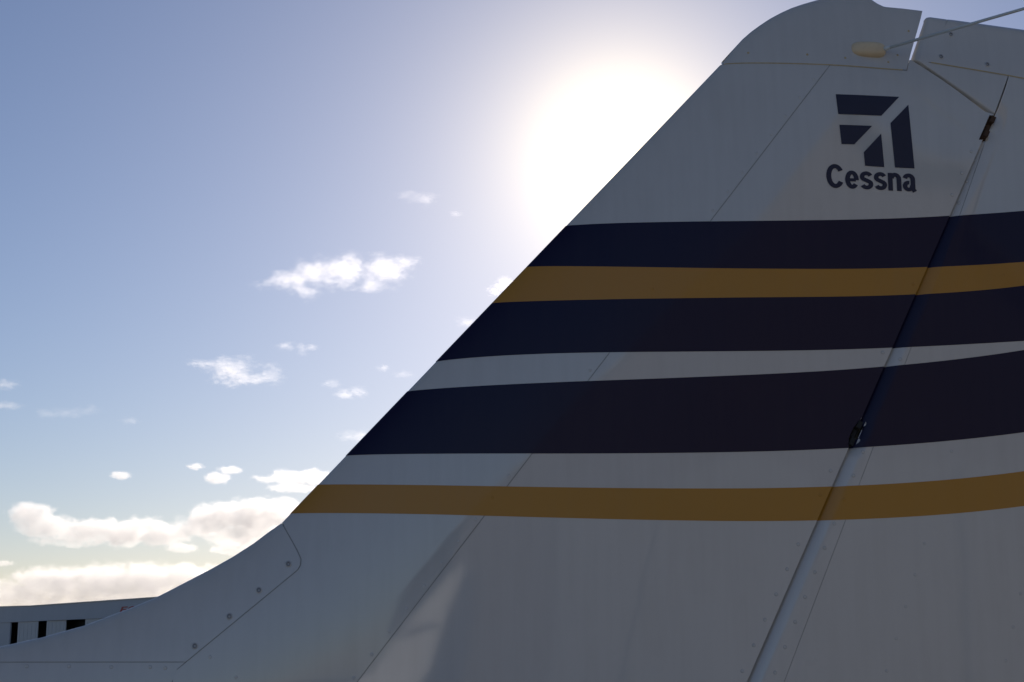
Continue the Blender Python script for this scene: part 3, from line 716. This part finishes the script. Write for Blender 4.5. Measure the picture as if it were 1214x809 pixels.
# ------------------------------------------------------------------ clouds: real volumes at their real distance
CLOUDS=[
 ('ragged white cloud left of the fin, largest one standing alone in mid sky',0.216,13.840,5017,1.90,1,[(-149,-17,83,36),(-75,6,94,47),(30,22,111,47),(147,30,105,41),(219,47,55,28),(-102,-50,61,25),(113,-28,72,22),(-213,-25,61,19)]),
 ('small ragged cloud with two peaks below the largest mid sky cloud',-3.460,10.154,6806,1.70,1,[(-130,28,89,26),(-19,13,119,52),(74,-24,126,37),(156,-2,63,45),(7,-39,104,26)]),
 ('thin veil of cloud high in the sky below the sun glare',3.263,16.846,4141,0.55,1,[(-23,7,37,11),(14,-2,46,16)]),
 ('small bright cloud cut off by the fin edge beside the upper gold stripe',6.656,13.552,5121,1.60,1,[(10,6,45,26),(-24,-17,31,14)]),
 ('tiny left one of two wisps between the ragged clouds',-1.666,11.199,6179,0.90,1,[(0,0,41,20)]),
 ('tiny right one of two wisps between the ragged clouds',-0.836,11.096,6235,0.90,1,[(-21,0,34,24),(21,3,34,14)]),
 ('small puffy cloud left of the fin beside the white stripe',0.814,9.489,7279,1.20,1,[(-26,-8,56,24),(38,4,44,28)]),
 ('faint scrap of cloud just above the small puffy cloud',0.121,9.823,7034,0.60,1,[(0,0,54,19)]),
 ('faint pair of shreds close to the fin edge above the lower navy stripe',2.480,10.323,6697,0.60,1,[(-48,13,33,15),(37,-13,45,15)]),
 ('small pale cloud touching the fin edge beside the lower navy stripe',1.136,7.820,8820,0.90,1,[(-56,5,63,34),(32,0,88,44)]),
 ('upper one of two small clouds cut by the left edge of the sky',-11.714,9.349,7387,1.20,1,[(0,0,70,23)]),
 ('lower one of two small clouds cut by the left edge of the sky',-11.608,8.600,8025,1.00,1,[(0,0,85,21)]),
 ('wide faint smear of cloud in the left part of the sky',-9.486,8.455,8161,0.45,1,[(-87,-9,78,30),(9,-4,87,26),(104,17,61,22)]),
 ('tiny bright lens shaped cloud low in the left sky',-7.488,6.233,11052,1.50,0,[(0,0,77,30)]),
 ('small lumpy cloud above the long cloud band',-4.093,6.379,10801,1.50,0,[(18,-29,94,41),(100,29,94,29),(-135,47,59,23)]),
 ('flat cloud reaching the fin edge above the lower gold stripe',-1.265,6.182,11143,1.60,0,[(-171,6,122,31),(-6,24,171,55),(134,24,159,61),(24,-49,207,37)]),
 ('long lumpy cumulus band low in the sky from left side to the fin',-5.968,4.600,14962,2.60,0,[(-1167,44,241,113),(-1006,-60,306,113),(-636,-109,370,121),(-330,-109,338,137),(8,-109,354,121),(378,-28,290,121),(571,36,322,161),(877,52,386,193),(1118,117,290,121),(796,-125,402,113),(-813,-189,370,56)]),
 ('small flat cloud just under the long cumulus band',-5.172,3.650,18851,1.60,0,[(0,0,203,61)]),
 ('short cloud under the right end of the cumulus band beside the dorsal fillet',-2.952,3.754,18326,1.80,0,[(30,15,398,99),(-169,-55,258,60)]),
 ('broad low cloud bank above the hangar roof',-7.669,2.181,23647,3.20,0,[(-1380,-107,828,213),(-753,44,753,251),(-125,69,753,276),(565,94,753,276),(1129,144,627,238),(0,-182,2383,201),(1694,94,502,276)]),
 ('tiny scrap of cloud at left side above the cloud bank',-11.422,3.009,22857,0.90,0,[(0,0,191,48)]),
 ('tiny faint puff right of the thin veil of cloud',4.820,16.268,4284,0.50,1,[(0,0,21,12)]),
 ('faint small cloud by the fin edge beside the upper navy stripe',5.340,12.211,5673,0.70,1,[(0,0,50,19)]),
 ('tiny faint scrap in the left sky right of the wide smear',-7.258,8.237,8376,0.50,1,[(0,0,54,18)]),
]
def cloud_material(name, blobs, tau, wispy):
    m = bpy.data.materials.new(name); m.use_nodes = True
    n, l = m.node_tree.nodes, m.node_tree.links; n.clear()
    out = n.new("ShaderNodeOutputMaterial"); tc = n.new("ShaderNodeTexCoord")
    hz = sum(b_[3] for b_ in blobs) / len(blobs); big = max(b_[3] for b_ in blobs)
    def math_(op, a, c=None, clamp=False):
        q = n.new("ShaderNodeMath"); q.operation = op; q.use_clamp = clamp
        for i, v in enumerate((a, c)):
            if v is None: continue
            if isinstance(v, (int, float)): q.inputs[i].default_value = v
            else: l.new(v, q.inputs[i])
        return q.outputs[0]
    # ragged outline: the position is stirred by noise before the lobes are measured
    def noise(scale, detail, rough, stretch, seed):
        mp = n.new("ShaderNodeMapping"); mp.inputs["Scale"].default_value = (scale * stretch, scale * stretch, scale); mp.inputs["Location"].default_value = (seed, seed * 1.7, -seed)
        l.new(tc.outputs["Object"], mp.inputs[0])
        q = n.new("ShaderNodeTexNoise"); q.inputs["Scale"].default_value = 1.0; q.inputs["Detail"].default_value = detail; q.inputs["Roughness"].default_value = rough
        l.new(mp.outputs[0], q.inputs["Vector"]); return q
    seed = (blobs[0][0] * 0.37 + tau * 13.1 + big) % 50
    w1 = noise(0.8 / big, 4, 0.6, 0.7, seed)
    sub = n.new("ShaderNodeVectorMath"); sub.operation = 'SUBTRACT'; l.new(w1.outputs["Color"], sub.inputs[0]); sub.inputs[1].default_value = (0.5, 0.5, 0.5)
    scl = n.new("ShaderNodeVectorMath"); scl.operation = 'SCALE'; l.new(sub.outputs[0], scl.inputs[0]); scl.inputs["Scale"].default_value = big * (1.7 if wispy else 1.3)
    add = n.new("ShaderNodeVectorMath"); add.operation = 'ADD'; l.new(tc.outputs["Object"], add.inputs[0]); l.new(scl.outputs[0], add.inputs[1])
    best = None
    for (bx, bz, rx, rz) in blobs:
        ry = min(rx, 2.2 * rz)
        mp = n.new("ShaderNodeVectorMath"); mp.operation = 'SUBTRACT'; l.new(add.outputs[0], mp.inputs[0]); mp.inputs[1].default_value = (bx, 0, bz)
        dv = n.new("ShaderNodeVectorMath"); dv.operation = 'DIVIDE'; l.new(mp.outputs[0], dv.inputs[0]); dv.inputs[1].default_value = (rx, ry, rz)
        ln = n.new("ShaderNodeVectorMath"); ln.operation = 'LENGTH'; l.new(dv.outputs[0], ln.inputs[0])
        f = math_('SUBTRACT', 1.0, ln.outputs["Value"])
        best = f if best is None else math_('MAXIMUM', best, f)
    if wispy:
        n2 = noise(1.5 / big, 12, 0.76, 0.6, seed + 7); n3 = noise(6.0 / big, 7, 0.75, 0.45, seed + 3)
        nz = math_('ADD', math_('MULTIPLY', math_('SUBTRACT', n2.outputs["Fac"], 0.5), 3.6), math_('MULTIPLY', math_('SUBTRACT', n3.outputs["Fac"], 0.5), 2.2))
        lo_, hi_ = 0.16, 1.05
    else:
        n2 = noise(1.6 / big, 12, 0.66, 0.75, seed + 7)
        vm = n.new("ShaderNodeMapping"); vm.inputs["Scale"].default_value = (1.5 / big, 1.5 / big, 2.2 / big); l.new(add.outputs[0], vm.inputs[0])
        vo = n.new("ShaderNodeTexVoronoi"); vo.inputs["Scale"].default_value = 1.0; vo.inputs["Detail"].default_value = 3.0; vo.inputs["Roughness"].default_value = 0.6; vo.inputs["Lacunarity"].default_value = 2.3
        vo.normalize = True
        l.new(vm.outputs[0], vo.inputs["Vector"])
        nz = math_('ADD', math_('MULTIPLY', math_('SUBTRACT', n2.outputs["Fac"], 0.5), 2.2), math_('MULTIPLY', math_('SUBTRACT', 0.35, vo.outputs["Distance"]), 1.4))
        lo_, hi_ = 0.06, 0.40
    f = math_('ADD', best, nz)
    rg = n.new("ShaderNodeMapRange"); rg.interpolation_type = 'SMOOTHSTEP'
    rg.inputs[1].default_value = lo_; rg.inputs[2].default_value = hi_
    l.new(f, rg.inputs[0])
    # nothing beyond the lobes themselves
    edge = n.new("ShaderNodeMapRange"); edge.inputs[1].default_value = -0.30; edge.inputs[2].default_value = 0.12
    l.new(best, edge.inputs[0])
    ry = sum(min(b_[2], 2.2 * b_[3]) for b_ in blobs) / len(blobs)
    den = math_('MULTIPLY', math_('MULTIPLY', rg.outputs[0], edge.outputs[0]), (0.25 if wispy else 0.46) * tau / ry)
    pv = n.new("ShaderNodeVolumePrincipled")
    pv.inputs["Color"].default_value = (0.97, 0.97, 0.97, 1); pv.inputs["Anisotropy"].default_value = CLOUD_G
    l.new(den, pv.inputs["Density"]); l.new(pv.outputs[0], out.inputs["Volume"])
    return m
CLOUD_G = 0.60

def cloud_mesh(blobs):
    bm = bmesh.new()
    for (bx, bz, rx, rz) in blobs:
        ry = min(rx, 2.2 * rz)
        bmesh.ops.create_icosphere(bm, subdivisions=3, radius=1.0, matrix=Matrix.Translation((bx, 0, bz)) @ Matrix.Diagonal((rx * 1.32, ry * 1.32, rz * 1.38, 1)))
    me = bpy.data.meshes.new("cloud"); bm.to_mesh(me); bm.free()
    o = bpy.data.objects.new("cloud", me); COL.objects.link(o)
    if len(blobs) > 1:
        md = o.modifiers.new("r", 'REMESH'); md.mode = 'VOXEL'; md.voxel_size = min(b_[3] for b_ in blobs) * 0.35
        dg = bpy.context.evaluated_depsgraph_get(); me2 = bpy.data.meshes.new_from_object(o.evaluated_get(dg)); o.modifiers.clear(); o.data = me2
    return o
for i, (lab, az, el, D, tau, wispy, blobs) in enumerate(CLOUDS):
    if wispy: blobs = [(bx, bz, rx * 1.15, rz * 1.22) for bx, bz, rx, rz in blobs]
    o = cloud_mesh(blobs)
    az, el = math.radians(az), math.radians(el)
    o.location = Vector((math.sin(az) * math.cos(el) * D, math.cos(az) * math.cos(el) * D, math.sin(el) * D)) + Vector(cam.location)
    o.rotation_euler = (0, 0, -az)
    o.data.materials.clear(); o.data.materials.append(cloud_material("cloud_vapour", blobs, tau, wispy))
    tag(o, lab, "cloud", "small clouds in the sky")
